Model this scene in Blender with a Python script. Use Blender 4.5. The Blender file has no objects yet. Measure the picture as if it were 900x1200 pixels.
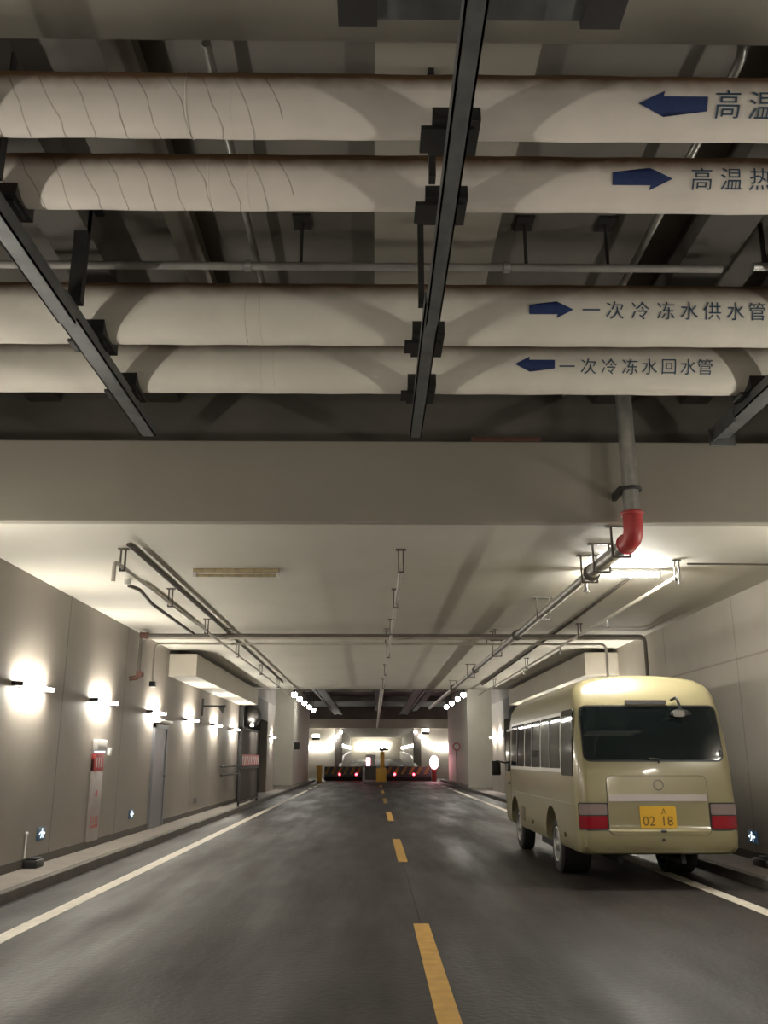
import bpy, bmesh, math, random
from mathutils import Vector, Matrix
random.seed(7)
PI = math.pi; R = math.radians
S = bpy.context.scene; COL = S.collection

# ------------------------------------------------------------------ camera, world, exposure
cd = bpy.data.cameras.new('camera'); cam = bpy.data.objects.new('camera', cd); COL.objects.link(cam)
cd.sensor_fit = 'VERTICAL'; cd.sensor_height = 36; cd.lens = 31.5; cd.clip_end = 400; cd.clip_start = .05
cam.location = (0, 0, 1.5); cam.rotation_euler = (R(90 + 15.39), 0, -R(.684))
S.camera = cam
w = bpy.data.worlds.new('world'); S.world = w; w.use_nodes = True
w.node_tree.nodes['Background'].inputs[0].default_value = (1, .93, .82, 1)
w.node_tree.nodes['Background'].inputs[1].default_value = .05
S.view_settings.view_transform = 'Standard'; S.view_settings.look = 'None'
S.view_settings.gamma = 1; S.view_settings.use_curve_mapping = False
S.view_settings.exposure = 1.7
LAMP = 115.0     # emission strength of the wall tubes
TUBE = 230.0      # the lit ceiling tube
BAY = 38.0       # round lamps in the high bay
FAR = 7.0       # lamps at the far gate

# ------------------------------------------------------------------ materials
MATS = {}
def mat(name, col, rough=.6, metal=0, noise=0, scale=3, bump=0, spec=.5, coat=0, emit=0, dark=None, detail=6):
    m = bpy.data.materials.new(name); m.use_nodes = True; MATS[name] = m
    nt = m.node_tree; b = nt.nodes['Principled BSDF']
    b.inputs['Base Color'].default_value = (*col, 1); b.inputs['Roughness'].default_value = rough
    b.inputs['Metallic'].default_value = metal; b.inputs['Specular IOR Level'].default_value = spec
    b.inputs['Coat Weight'].default_value = coat; b.inputs['Coat Roughness'].default_value = .06
    if emit:
        b.inputs['Emission Color'].default_value = (*col, 1); b.inputs['Emission Strength'].default_value = emit
    if noise:
        g = nt.nodes.new('ShaderNodeNewGeometry'); n = nt.nodes.new('ShaderNodeTexNoise')
        n.inputs['Scale'].default_value = scale; n.inputs['Detail'].default_value = detail
        nt.links.new(g.outputs['Position'], n.inputs['Vector'])
        r = nt.nodes.new('ShaderNodeValToRGB')
        d = dark or tuple(c * (1 - noise) for c in col)
        r.color_ramp.elements[0].position = .3; r.color_ramp.elements[0].color = (*d, 1)
        r.color_ramp.elements[1].position = .7; r.color_ramp.elements[1].color = (*col, 1)
        nt.links.new(n.outputs['Fac'], r.inputs[0]); nt.links.new(r.outputs[0], b.inputs['Base Color'])
        if bump:
            bp = nt.nodes.new('ShaderNodeBump'); bp.inputs['Strength'].default_value = bump
            bp.inputs['Distance'].default_value = .02
            n2 = nt.nodes.new('ShaderNodeTexNoise'); n2.inputs['Scale'].default_value = scale * 14
            nt.links.new(g.outputs['Position'], n2.inputs['Vector'])
            nt.links.new(n2.outputs['Fac'], bp.inputs['Height']); nt.links.new(bp.outputs[0], b.inputs['Normal'])
    return m
def nmath(nt, op, a, b=None):
    n = nt.nodes.new('ShaderNodeMath'); n.operation = op
    for i, v in enumerate((a, b)):
        if v is None: continue
        if isinstance(v, (int, float)): n.inputs[i].default_value = v
        else: nt.links.new(v, n.inputs[i])
    return n.outputs[0]
def colsocket(m):
    b = m.node_tree.nodes['Principled BSDF'].inputs['Base Color']
    return b, (b.links[0].from_socket if b.links else None)
def overlay(m, fac, col, lo=0):
    nt = m.node_tree; b, src = colsocket(m)
    mx = nt.nodes.new('ShaderNodeMix'); mx.data_type = 'RGBA'
    nt.links.new(fac, mx.inputs[0])
    if src: nt.links.new(src, mx.inputs[6])
    else: mx.inputs[6].default_value = b.default_value
    mx.inputs[7].default_value = (*col, 1); nt.links.new(mx.outputs[2], b)
def pos(m, obj=False):
    nt = m.node_tree
    if obj:
        s = nt.nodes.new('ShaderNodeTexCoord').outputs['Object']
    else: s = nt.nodes.new('ShaderNodeNewGeometry').outputs['Position']
    x = nt.nodes.new('ShaderNodeSeparateXYZ'); nt.links.new(s, x.inputs[0]); return x.outputs
def joint(m, axis, start, period, width, col, amt=.6):
    nt = m.node_tree; p = pos(m)[axis]
    v = nmath(nt, 'DIVIDE', nmath(nt, 'SUBTRACT', p, start), period)
    f = nmath(nt, 'ABSOLUTE', nmath(nt, 'SUBTRACT', v, nmath(nt, 'ROUND', v)))
    overlay(m, nmath(nt, 'MULTIPLY', nmath(nt, 'LESS_THAN', f, width / period / 2), amt), col)

mat('asphalt', (.031, .0245, .021), .42, noise=.45, scale=1.3, bump=.25, spec=.30)
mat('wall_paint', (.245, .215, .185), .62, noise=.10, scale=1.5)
joint(MATS['wall_paint'], 1, 13.5, 3.3, .045, (.10, .085, .075), .7)
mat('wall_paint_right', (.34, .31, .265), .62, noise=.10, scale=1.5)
joint(MATS['wall_paint_right'], 1, 13.4, 3.3, .035, (.12, .10, .09), .5)
joint(MATS['wall_paint_right'], 2, 2.93, 50, .03, (.12, .10, .09))
mat('bay_paint', (.60, .57, .49), .65, noise=.1, scale=1.2)
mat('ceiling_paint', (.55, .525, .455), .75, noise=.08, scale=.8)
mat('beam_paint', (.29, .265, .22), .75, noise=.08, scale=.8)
mat('duct_paint', (.36, .33, .275), .7, noise=.08, scale=1)
mat('raw_concrete', (.155, .14, .12), .85, noise=.3, scale=1.1)
mat('pale_concrete', (.30, .275, .235), .85, noise=.15, scale=1.1)
mat('dark_concrete', (.09, .08, .07), .85, noise=.3, scale=.7)
mat('bay_dark', (.21, .185, .165), .85, noise=.25, scale=.7)
mat('slate_panel', (.15, .155, .16), .8, noise=.25, scale=.6)
mat('pavement', (.22, .19, .165), .8, noise=.2, scale=4)
mat('kerb_stone', (.13, .115, .10), .8, noise=.25, scale=4)
mat('skirting', (.085, .075, .065), .7, noise=.2, scale=3)
mat('line_white', (.62, .57, .47), .6, noise=.22, scale=9)
mat('line_yellow', (.58, .33, .06), .6, noise=.25, scale=9)
mat('seam_dark', (.02, .018, .016), .8)
mat('steel_grey', (.15, .155, .155), .5, metal=.3, noise=.35, scale=6)
mat('steel_dark', (.035, .033, .032), .6, metal=.2, noise=.3, scale=8)
mat('galvanised', (.50, .49, .46), .38, metal=.75, noise=.25, scale=10)
mat('pipe_grey', (.26, .245, .225), .5, metal=.2, noise=.2, scale=5)
mat('conduit_dark', (.10, .085, .07), .6, noise=.3, scale=5)
mat('conduit_pale', (.48, .44, .38), .5, noise=.15, scale=5)
mat('coupling_red', (.42, .045, .045), .45)
mat('rust_red', (.11, .045, .032), .7, noise=.3, scale=8)
mat('lagging', (.76, .70, .63), .85, noise=.12, scale=3)
mat('lagging_plain', (.70, .66, .575), .85, noise=.10, scale=3)
mat('paint_blue', (.012, .035, .14), .7, noise=.3, scale=20)
mat('paint_ink', (.035, .075, .13), .7, noise=.4, scale=25)
mat('wall_tube', (1, .95, .84), .4, emit=LAMP)
mat('tube', (1, .97, .90), .4, emit=TUBE)
mat('bay_globe', (1, .96, .87), .4, emit=BAY)
mat('far_globe', (1, .95, .86), .4, emit=FAR)
mat('sign_white', (.75, .88, 1), .4, emit=.55)
mat('sign_blue', (.02, .045, .075), .4, emit=.15)
mat('signal', (1, .42, .5), .4, emit=5)
mat('red_led', (1, .06, .08), .4, emit=4)
mat('tube_off', (.42, .34, .20), .5, noise=.35, scale=14)
mat('enamel_white', (.62, .60, .57), .4)
mat('cabinet_pink', (.33, .285, .265), .45, noise=.1, scale=4)
mat('label_red', (.42, .05, .05), .5)
mat('door_steel', (.20, .20, .215), .38, metal=.35, noise=.1, scale=2)
mat('black_plastic', (.012, .012, .012), .45)
mat('rubber', (.014, .013, .013), .8, noise=.3, scale=12)
mat('yellow_paint', (.62, .32, .03), .5, noise=.2, scale=6)
mat('hazard_yellow', (.30, .19, .025), .6, noise=.5, scale=5)
mat('stripe_red', (.5, .08, .08), .5)
mat('mesh_dark', (.07, .06, .055), .6, metal=.2)
mat('bus_cream', (.30, .262, .145), .28, coat=.6)
mat('bus_seam', (.10, .085, .05), .6)
mat('bus_glass', (.006, .009, .009), .05, spec=.38)
mat('bus_frame', (.60, .58, .54), .35, metal=.3)
mat('chrome', (.72, .70, .68), .18, metal=1)
mat('dull_mirror', (.22, .21, .20), .28, metal=1)
mat('strip_silver', (.36, .32, .30), .35, metal=.5)
mat('lens_red', (.30, .008, .018), .15, coat=.8)
mat('lens_clear', (.27, .21, .20), .15, coat=.8)
mat('plate_yellow', (.80, .46, .03), .4)
mat('plate_ink', (.16, .09, .01), .5)
mat('hub_grey', (.34, .33, .32), .4, metal=.5)
# lagging: canvas seams wound round the left run, brown dust lying on the crown of every pipe
def pipe_dirt(m, seams):
    nt = m.node_tree; p = pos(m, True)
    n = nt.nodes.new('ShaderNodeTexNoise'); n.inputs['Scale'].default_value = 7
    tc = nt.nodes.new('ShaderNodeTexCoord'); nt.links.new(tc.outputs['Object'], n.inputs['Vector'])
    if seams:
        n2 = nt.nodes.new('ShaderNodeTexNoise'); n2.inputs['Scale'].default_value = 4
        nt.links.new(tc.outputs['Object'], n2.inputs['Vector'])
        v = nmath(nt, 'ADD', p[0], nmath(nt, 'MULTIPLY', p[2], .45))
        v = nmath(nt, 'DIVIDE', nmath(nt, 'ADD', v, nmath(nt, 'MULTIPLY', n2.outputs['Fac'], .08)), .175)
        f = nmath(nt, 'ABSOLUTE', nmath(nt, 'SUBTRACT', v, nmath(nt, 'ROUND', v)))
        f = nmath(nt, 'MULTIPLY', nmath(nt, 'LESS_THAN', f, .024), nmath(nt, 'LESS_THAN', p[0], -.5))
        f = nmath(nt, 'MULTIPLY', f, nmath(nt, 'MULTIPLY', n.outputs['Fac'], 1.1))
        overlay(m, f, (.16, .13, .10))
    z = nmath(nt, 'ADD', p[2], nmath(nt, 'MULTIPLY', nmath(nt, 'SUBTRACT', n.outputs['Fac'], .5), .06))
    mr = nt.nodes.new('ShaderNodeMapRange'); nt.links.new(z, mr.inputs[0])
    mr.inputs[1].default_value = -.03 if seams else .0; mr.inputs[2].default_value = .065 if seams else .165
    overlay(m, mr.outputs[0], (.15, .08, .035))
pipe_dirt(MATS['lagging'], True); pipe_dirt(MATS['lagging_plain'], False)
# wheel-track wear on the asphalt
def wear():
    m = MATS['asphalt']; nt = m.node_tree; b = nt.nodes['Principled BSDF']
    g = nt.nodes.new('ShaderNodeNewGeometry'); n = nt.nodes.new('ShaderNodeTexNoise')
    mp = nt.nodes.new('ShaderNodeMapping'); mp.inputs['Scale'].default_value = (1.2, .16, 1)
    nt.links.new(g.outputs['Position'], mp.inputs[0]); nt.links.new(mp.outputs[0], n.inputs['Vector'])
    n.inputs['Scale'].default_value = 1.4; n.inputs['Detail'].default_value = 3
    mr = nt.nodes.new('ShaderNodeMapRange'); nt.links.new(n.outputs['Fac'], mr.inputs[0])
    mr.inputs[1].default_value = .3; mr.inputs[2].default_value = .7; mr.inputs[3].default_value = .43; mr.inputs[4].default_value = .68
    nt.links.new(mr.outputs[0], b.inputs['Roughness'])
wear()

# ------------------------------------------------------------------ mesh helpers
OFF = {}
class MB:
    def __init__(s): s.bm = bmesh.new()
    def face(s, pts, smooth=False):
        f = s.bm.faces.new([s.bm.verts.new(p) for p in pts]); return s
    def box(s, x0, x1, y0, y1, z0, z1, bev=0):
        r = bmesh.ops.create_cube(s.bm, size=1)
        for v in r['verts']:
            v.co = Vector((x0 + (v.co.x + .5) * (x1 - x0), y0 + (v.co.y + .5) * (y1 - y0), z0 + (v.co.z + .5) * (z1 - z0)))
        if bev:
            es = list({e for v in r['verts'] for e in v.link_edges})
            bmesh.ops.bevel(s.bm, geom=es, offset=bev, segments=2, affect='EDGES', profile=.5)
        return s
    def cyl(s, p0, p1, r, seg=16, r2=None, cap=True):
        p0, p1 = Vector(p0), Vector(p1); d = p1 - p0
        M = Matrix.Translation((p0 + p1) / 2) @ d.to_track_quat('Z', 'Y').to_matrix().to_4x4()
        bmesh.ops.create_cone(s.bm, cap_ends=cap, segments=seg, radius1=r, radius2=r if r2 is None else r2, depth=d.length, matrix=M)
        return s
    def ball(s, c, r, sub=2, sc=(1, 1, 1)):
        M = Matrix.Translation(c) @ Matrix.Diagonal((*sc, 1))
        bmesh.ops.create_icosphere(s.bm, subdivisions=sub, radius=r, matrix=M); return s
    def tube(s, pts, r, seg=10, bend=.0):
        pts = [Vector(p) for p in pts]
        if bend and len(pts) > 2:
            q = [pts[0]]
            for a, b, c in zip(pts, pts[1:], pts[2:]):
                u = (a - b).normalized() * bend; v = (c - b).normalized() * bend
                for k in range(7):
                    t = k / 6; q.append(b + u * (1 - t) ** 2 + v * t ** 2)
            q.append(pts[-1]); pts = q
        rings = []; prev = None
        for i, p in enumerate(pts):
            d = ((pts[min(i + 1, len(pts) - 1)] - p).normalized() + (p - pts[max(i - 1, 0)]).normalized()).normalized()
            if prev is None:
                n = d.orthogonal().normalized()
            else:
                n = (prev - d * prev.dot(d)).normalized()
            prev = n; b = d.cross(n)
            rings.append([s.bm.verts.new(p + (n * math.cos(k * 2 * PI / seg) + b * math.sin(k * 2 * PI / seg)) * r) for k in range(seg)])
        for a, b in zip(rings, rings[1:]):
            for k in range(seg): s.bm.faces.new((a[k], a[(k + 1) % seg], b[(k + 1) % seg], b[k]))
        s.bm.faces.new(rings[0][::-1]); s.bm.faces.new(rings[-1]); return s
    def ring(s, c, axis, r, t, seg=28, ts=8):
        c = Vector(c); ax = Vector(axis).normalized(); n = ax.orthogonal().normalized(); b = ax.cross(n)
        rs = []
        for i in range(seg):
            a = i * 2 * PI / seg; d = n * math.cos(a) + b * math.sin(a)
            rs.append([s.bm.verts.new(c + d * (r + t * math.cos(k * 2 * PI / ts)) + ax * t * math.sin(k * 2 * PI / ts)) for k in range(ts)])
        for i in range(seg):
            a, q = rs[i], rs[(i + 1) % seg]
            for k in range(ts): s.bm.faces.new((a[k], a[(k + 1) % ts], q[(k + 1) % ts], q[k]))
        return s
    def prism(s, pts, vec):                     # polygon pushed along vec
        a = [s.bm.verts.new(p) for p in pts]; b = [s.bm.verts.new(Vector(p) + Vector(vec)) for p in pts]
        s.bm.faces.new(a[::-1]); s.bm.faces.new(b); n = len(a)
        for k in range(n): s.bm.faces.new((a[k], a[(k + 1) % n], b[(k + 1) % n], b[k]))
        return s
    def sheet(s, fn, w, h, r, nx=14, nz=10, th=.012):
        # rounded rectangle w x h (centre 0,0) mapped by fn(u, v, depth) into 3D, with thickness
        rows = []
        zs = [-h / 2 + h * j / nz for j in range(nz + 1)]
        if r: zs = sorted(set([round(z, 5) for z in zs] + [round(sg * (h / 2 - r * (1 - math.cos(a))), 5) for sg in (-1, 1) for a in (0, .45, .8, 1.15, PI / 2)]))
        for z in zs:
            d = max(0, abs(z) - (h / 2 - r)); hw = w / 2 - (r - math.sqrt(max(0, r * r - d * d)) if r else 0)
            rows.append([(-hw + 2 * hw * i / nx, z) for i in range(nx + 1)])
        F = [[s.bm.verts.new(fn(u, v, th)) for u, v in row] for row in rows]
        B = [[s.bm.verts.new(fn(u, v, -.004)) for u, v in row] for row in rows]
        for j in range(len(rows) - 1):
            for i in range(nx):
                s.bm.faces.new((F[j][i], F[j][i + 1], F[j + 1][i + 1], F[j + 1][i]))
                s.bm.faces.new((B[j][i], B[j + 1][i], B[j + 1][i + 1], B[j][i + 1]))
        m = len(rows) - 1
        loop = [(0, i) for i in range(nx)] + [(j, nx) for j in range(m)] + [(m, i) for i in range(nx, 0, -1)] + [(j, 0) for j in range(m, 0, -1)]
        for a, b in zip(loop, loop[1:] + loop[:1]):
            s.bm.faces.new((B[a[0]][a[1]], B[b[0]][b[1]], F[b[0]][b[1]], F[a[0]][a[1]]))
        return s
    def build(s, name, m, parent=None, origin=None, smooth=True, fix=True):
        if fix: bmesh.ops.recalc_face_normals(s.bm, faces=s.bm.faces)
        off = Vector(OFF[parent.name]) if parent else Vector(origin or (0, 0, 0))
        bmesh.ops.translate(s.bm, verts=s.bm.verts, vec=-off)
        me = bpy.data.meshes.new(name); s.bm.to_mesh(me); s.bm.free()
        me.materials.append(MATS[m])
        if smooth and len(me.polygons):
            me.polygons.foreach_set('use_smooth', [True] * len(me.polygons)); me.set_sharp_from_angle(angle=R(38))
        o = bpy.data.objects.new(name, me); COL.objects.link(o)
        if parent: o.parent = parent
        else: o.location = off
        OFF[o.name] = off; return o
def tag(o, label, cat, group=None):
    o['label'] = label; o['category'] = cat
    if group: o['group'] = group
    return o
def thing(name, label, cat, loc, group=None):
    o = bpy.data.objects.new(name, None); o.empty_display_size = .1; COL.objects.link(o); o.location = loc
    OFF[o.name] = Vector(loc); return tag(o, label, cat, group)
def struct(mb, name, m, smooth=False):
    o = mb.build(name, m, smooth=smooth); o['kind'] = 'structure'; return o
def dup(root, loc, label, group=None):
    r = root.copy(); COL.objects.link(r); r.location = loc; r['label'] = label
    if group: r['group'] = group
    for ch in root.children:
        c = ch.copy(); COL.objects.link(c); c.parent = r
        for g in ch.children:
            d = g.copy(); COL.objects.link(d); d.parent = c
    return r
def text_bm(txt, size):
    cu = bpy.data.curves.new('t', 'FONT'); cu.body = txt; cu.size = size; cu.align_x = 'CENTER'; cu.align_y = 'CENTER'; cu.resolution_u = 3
    o = bpy.data.objects.new('t', cu); COL.objects.link(o); bpy.context.view_layer.update()
    me = bpy.data.meshes.new_from_object(o.evaluated_get(bpy.context.evaluated_depsgraph_get()))
    bm = bmesh.new(); bm.from_mesh(me)
    bpy.data.objects.remove(o); bpy.data.curves.remove(cu); bpy.data.meshes.remove(me)
    if bm.verts:                                 # centre the outline itself
        xs = [v.co.x for v in bm.verts]; ys = [v.co.y for v in bm.verts]
        c = Vector(((min(xs) + max(xs)) / 2, (min(ys) + max(ys)) / 2, 0))
        for v in bm.verts: v.co -= c
    return bm

# ------------------------------------------------------------------ dimensions
XL, XR, ZC = -4.57, 5.42, 3.87       # walls and low ceiling
YB = 9.0                             # face of the big cross beam
YE = 32.4                            # far end of the low ceiling
YP = 75.0                            # far portal
ZU, ZH = 5.65, 5.6                   # upper ceilings
KL, KR, ZS = -3.93, 4.65, .12        # kerbs, pavement height

# ------------------------------------------------------------------ setting
struct(MB().box(-9, 10, -7, YP + 1, -.3, 0), 'floor', 'asphalt')
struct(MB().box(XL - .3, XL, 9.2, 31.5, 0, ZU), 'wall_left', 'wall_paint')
struct(MB().box(XL - .3, XL, -7, 9.2, 0, ZU), 'wall_left', 'raw_concrete')  # unseen near stretch, finish darkened to cut bounce light on the pipes
struct(MB().box(XL - .3, XL, 40, 43, 0, ZC).box(-5.8, XL - .3, 42.7, 43, 0, ZC), 'wall_left', 'wall_paint')
struct(MB().box(-5.9, -5.6, 43, 52, 0, ZH).box(-5.6, -4.5, 52, 52.3, 0, ZH).box(-4.8, -4.5, 52.3, 65, 0, ZH).box(-6.3, -4.8, 64.7, 65, 0, ZH).box(-6.6, -6.3, 65, YP, 0, ZH),
       'wall_left', 'bay_paint')
struct(MB().box(-8.3, -8, 31, 40.5, 0, ZC).box(-8, XL - .3, 31.2, 31.5, 0, ZC).box(-8, XL - .3, 40, 40.3, 0, ZC).box(-8, XL, 31.5, 40, ZC - .8, ZC), 'wall_left', 'dark_concrete')
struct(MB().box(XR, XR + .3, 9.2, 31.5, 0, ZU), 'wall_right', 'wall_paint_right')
struct(MB().box(XR, XR + .3, -7, 9.2, 0, ZU), 'wall_right', 'raw_concrete')  # also out of view, dark finish added to deepen the pipe shadows
struct(MB().box(XR, XR + .3, 38, 42, 0, ZC).box(XR + .3, 6.6, 41.7, 42, 0, ZC), 'wall_right', 'wall_paint')
struct(MB().box(6.4, 6.7, 42, 48, 0, ZH).box(4.95, 6.4, 48, 48.3, 0, ZH).box(4.95 + .3, 5.5, 48.3, 49, 0, ZH).box(5.3, 5.6, 49, 65, 0, ZH).box(5.6, 7.2, 64.7, 65, 0, ZH).box(7.2, 7.5, 65, YP, 0, ZH),
       'wall_right', 'bay_paint')
struct(MB().box(8.8, 9.1, 31, 38.5, 0, ZC).box(XR + .3, 8.8, 31.2, 31.5, 0, ZC).box(XR + .3, 8.8, 38, 38.3, 0, ZC).box(XR, 8.8, 31.5, 38, ZC - .8, ZC), 'wall_right', 'dark_concrete')
struct(MB().box(XL - .02, XL + .015, -7, 31.5, ZS, ZS + .11), 'baseboard_left', 'skirting')
struct(MB().box(XR - .015, XR + .02, -7, 31.5, ZS, ZS + .11), 'baseboard_right', 'skirting')
struct(MB().box(XL, KL - .10, -7, 31.5, -.05, ZS).box(-8, KL - .1, 31.5, 40, -.05, ZS).box(XL, KL - .1, 40, 43, -.05, ZS).box(-5.6, KL - .1, 43, 52, -.05, ZS * .6).box(-4.5, KL - .1, 52, 64, -.05, ZS * .6), 'trim_1', 'pavement')
struct(MB().box(KR + .10, XR, -7, 31.5, -.05, ZS).box(KR + .1, 8.8, 31.5, 38, -.05, ZS).box(KR + .1, XR, 38, 42, -.05, ZS).box(KR + .1, 6.4, 42, 48, -.05, ZS * .6).box(KR + .1, 5.3, 48, 64, -.05, ZS * .6), 'trim_2', 'pavement')
struct(MB().box(KL - .10, KL, -7, 64, -.05, ZS, .012), 'trim_3', 'kerb_stone')
struct(MB().box(KR, KR + .10, -7, 64, -.05, ZS, .012), 'trim_4', 'kerb_stone')
struct(MB().box(KL, KL + .05, -7, 64, -.1, .003), 'trim_5', 'seam_dark')
# low ceiling, cross beam, upper zone
struct(MB().box(XL, XR, YB + .12, YE, ZC, 4.76).box(XL - .3, XL, 31.5, YE, ZC, 4.76).box(XR, XR + .3, 31.5, YE, ZC, 4.76), 'ceiling', 'ceiling_paint')
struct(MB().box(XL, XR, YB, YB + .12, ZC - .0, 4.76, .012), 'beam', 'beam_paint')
struct(MB().box(XL, XR, YB + .5, YB + .8, 4.76, ZU), 'wall_front', 'raw_concrete')
struct(MB().box(XL - .3, XR + .3, -7, YB + .8, ZU, ZU + .3), 'ceiling', 'raw_concrete')
struct(MB().box(XL, XR, 2.9, 4.15, 5.38, ZU), 'beam', 'pale_concrete')
struct(MB().box(0, .98, 4.15, YB + .5, 5.54, ZU), 'beam', 'pale_concrete')
for x0, x1 in ((-3.9, -3.55), (-2.55, -2.2), (2.5, 2.9), (3.5, 3.8), (4.55, 4.85)):
    struct(MB().box(x0, x1, 4.15, YB + .5, 5.40, ZU), 'beam', 'dark_concrete')
struct(MB().box(-1.62, -1.42, 4.15, YB + .5, 5.52, ZU), 'beam', 'pale_concrete')
struct(MB().box(XL, XR, -7.3, -7, 0, ZU), 'wall_back', 'dark_concrete')
# high bay beyond
struct(MB().box(-6.6, 7.5, YE, YP + .5, ZH, ZH + .3), 'ceiling', 'slate_panel')
struct(MB().box(XL - 3.4, XR + 3.4, YE - .3, YE, 4.76, ZH), 'wall_front', 'bay_dark')
struct(MB().box(-8, XL - .0, YE, 43, ZC, ZH).box(XR, 9, YE, 42, ZC, ZH), 'wall_front', 'bay_dark')
for x in (-3.2, .1, 3.2):
    struct(MB().box(x, x + .35, YE, YP, 5.25, ZH), 'beam', 'slate_panel')
for y in (44, 53, 62):
    struct(MB().box(-5.6, 6.4, y, y + .5, 5.26, ZH), 'beam', 'bay_dark')
# far portal with piers
struct(MB().box(-6.6, 7.5, YP - .3, YP, ZC, 4.6), 'beam', 'bay_paint')
struct(MB().box(-6.6, 7.5, YP - .05, YP + .3, 4.6, ZH), 'wall_front', 'bay_dark')
struct(MB().box(-6.6, -3.1, YP, YP + .3, 0, ZC).box(3.9, 7.5, YP, YP + .3, 0, ZC), 'wall_front', 'bay_paint')
struct(MB().box(-3.1, -2.5, YP, YP + 1, 0, ZC).box(3.3, 3.9, YP, YP + 1, 0, ZC), 'pillar', 'raw_concrete')
# tunnel past the portal, road rising
struct(MB().prism([(-2.5, YP + .3, 0), (3.3, YP + .3, 0), (3.3, 112, 1.5), (-2.5, 112, 1.5)], (0, 0, -.2)), 'floor', 'asphalt')
struct(MB().box(-3.0, -2.7, YP + 1, 112, 0, ZC + .2), 'wall_left', 'bay_paint')
struct(MB().box(3.5, 3.8, YP + 1, 112, 0, ZC + .2), 'wall_right', 'bay_paint')
struct(MB().box(-3, 3.8, YP + .3, 112, ZC + .05, ZC + .3), 'ceiling', 'ceiling_paint')
struct(MB().box(-3, 3.8, 112, 112.3, 0, ZC + .2), 'wall_front', 'bay_paint')
for x0 in (-2.68, 3.28):
    struct(MB().prism([(x0, YP - 5, 0), (x0, 112, 0), (x0, 112, 2.4), (x0, YP + 6, 1.75), (x0, YP - 5, .65)], (.2, 0, 0)), 'trim_6', 'enamel_white')
# bulkheads along the walls
struct(MB().box(XL, -3.95, 20.3, 31.4, 3.27, ZC - .10, .01), 'beam', 'duct_paint')
struct(MB().box(4.67, XR, 19.9, 31.4, 3.27, ZC - .10, .01), 'beam', 'duct_paint')
# painted markings
def mark(x0, x1, y0, y1, m): struct(MB().box(x0, x1, y0, y1, 0.0005, .004), 'road_marking', m)
mark(-3.29, -3.125, -6, 46, 'line_white'); mark(3.905, 4.07, -6, 46, 'line_white')
for k in range(4):
    mark(-3.29, -3.125, 47.5 + k * 4, 49.8 + k * 4, 'line_white'); mark(3.905, 4.07, 47.5 + k * 4, 49.8 + k * 4, 'line_white')
for k in range(-1, 6): mark(.385, .53, 5.2 + 9.2 * k, 9.15 + 9.2 * k, 'line_yellow')
for k in range(-1, 6): mark(.45, .46, 9.15 + 9.2 * k, 14.4 + 9.2 * k, 'seam_dark')

# doorways: the grey service door in the left wall
d = MB().box(XL, XL + .04, 19.25, 20.3, ZS, 2.12, .006).build('door_1', 'door_steel', smooth=False); d['kind'] = 'structure'
MB().box(XL, XL + .06, 19.17, 19.25, ZS, 2.2).box(XL, XL + .06, 20.3, 20.38, ZS, 2.2).box(XL, XL + .06, 19.17, 20.38, 2.12, 2.2).build('door_frame', 'door_steel', d)
MB().cyl((XL + .04, 20.18, 1.15), (XL + .1, 20.18, 1.15), .018).box(XL + .09, XL + .115, 20.06, 20.2, 1.135, 1.165, .006).build('door_handle', 'chrome', d)
t = thing('door_lamp', 'white strip lamp over the grey steel service door', 'lamp', (XL, 19.8, 2.2))
MB().box(XL, XL + .16, 19.2, 20.35, 2.23, 2.29, .012).build('lamp_housing', 'enamel_white', t)
MB().box(XL + .02, XL + .14, 19.3, 20.25, 2.212, 2.232, .004).build('diffuser', 'tube_off', t)

# ------------------------------------------------------------------ wall lamps (a bare tube on brackets, lying along the wall)
def wall_lamp(side, y, label, group, z=2.42):
    X = XL if side < 0 else XR; q = 1 if side < 0 else -1
    bx = lambda m, a, b, y0, y1, z0, z1, v=0: m.box(min(X + q * a, X + q * b), max(X + q * a, X + q * b), y0, y1, z0, z1, v)
    t = thing('wall_tube_lamp', label, 'wall lamp', (X, y, z), group)
    bx(MB(), 0, .045, y + .05, y + 1.2, z - .03, z + .03, .006).build('backplate', 'enamel_white', t)
    for yy in (y + .04, y + 1.21): bx(MB(), .0, .145, yy - .02, yy + .02, z - .028, z + .028, .006).build('end_bracket', 'steel_dark' if yy < y + .5 else 'enamel_white', t)
    MB().cyl((X + q * .12, y + .06, z), (X + q * .12, y + 1.19, z), .017, 12, cap=False).build('tube', 'wall_tube', t)
    return t
ys = [11.52, 14.74, 18.5, 22.25, 25.9, 29.5]
la = ['lit tube lamp on left wall, nearest the camera', 'lit tube lamp above the red-topped hydrant cabinet',
      'lit tube lamp over the grey steel service door', 'lit tube lamp between service door and sign bracket',
      'lit tube lamp beside the bare sign bracket under the bulkhead', 'lit tube lamp above the wall handrail']
protoL = None
for y, l in zip(ys, la):
    if protoL is None: protoL = wall_lamp(-1, y, l, 'tube lamps along the left wall')
    else: dup(protoL, (XL, y, 2.42), l)
dup(protoL, (XL, 41.0, 2.42), 'lit tube lamp past the mesh gate on the narrow pier')
for y in (7.9, 4.25, .6, -3.05): dup(protoL, (XL, y, 2.42), 'tube lamp on left wall below the lagged pipes')
protoR = None
for y in (7.9, 4.25, .6, -3.05):
    l = 'tube lamp on right wall below the lagged pipes'
    if protoR is None: protoR = wall_lamp(1, y, l, 'tube lamps along the right wall')
    else: dup(protoR, (XR, y, 2.42), l)
for y in (18.5, 22.25, 25.9, 29.4): dup(protoR, (XR, y, 2.42), 'tube lamp on right wall hidden behind the bus')
dup(protoR, (XR, 38.6, 2.42), 'lit tube lamp just beside the bus mirror'); dup(protoR, (XR, 40.5, 2.42), 'lit tube lamp on the right pale pier before the wide column')

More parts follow.
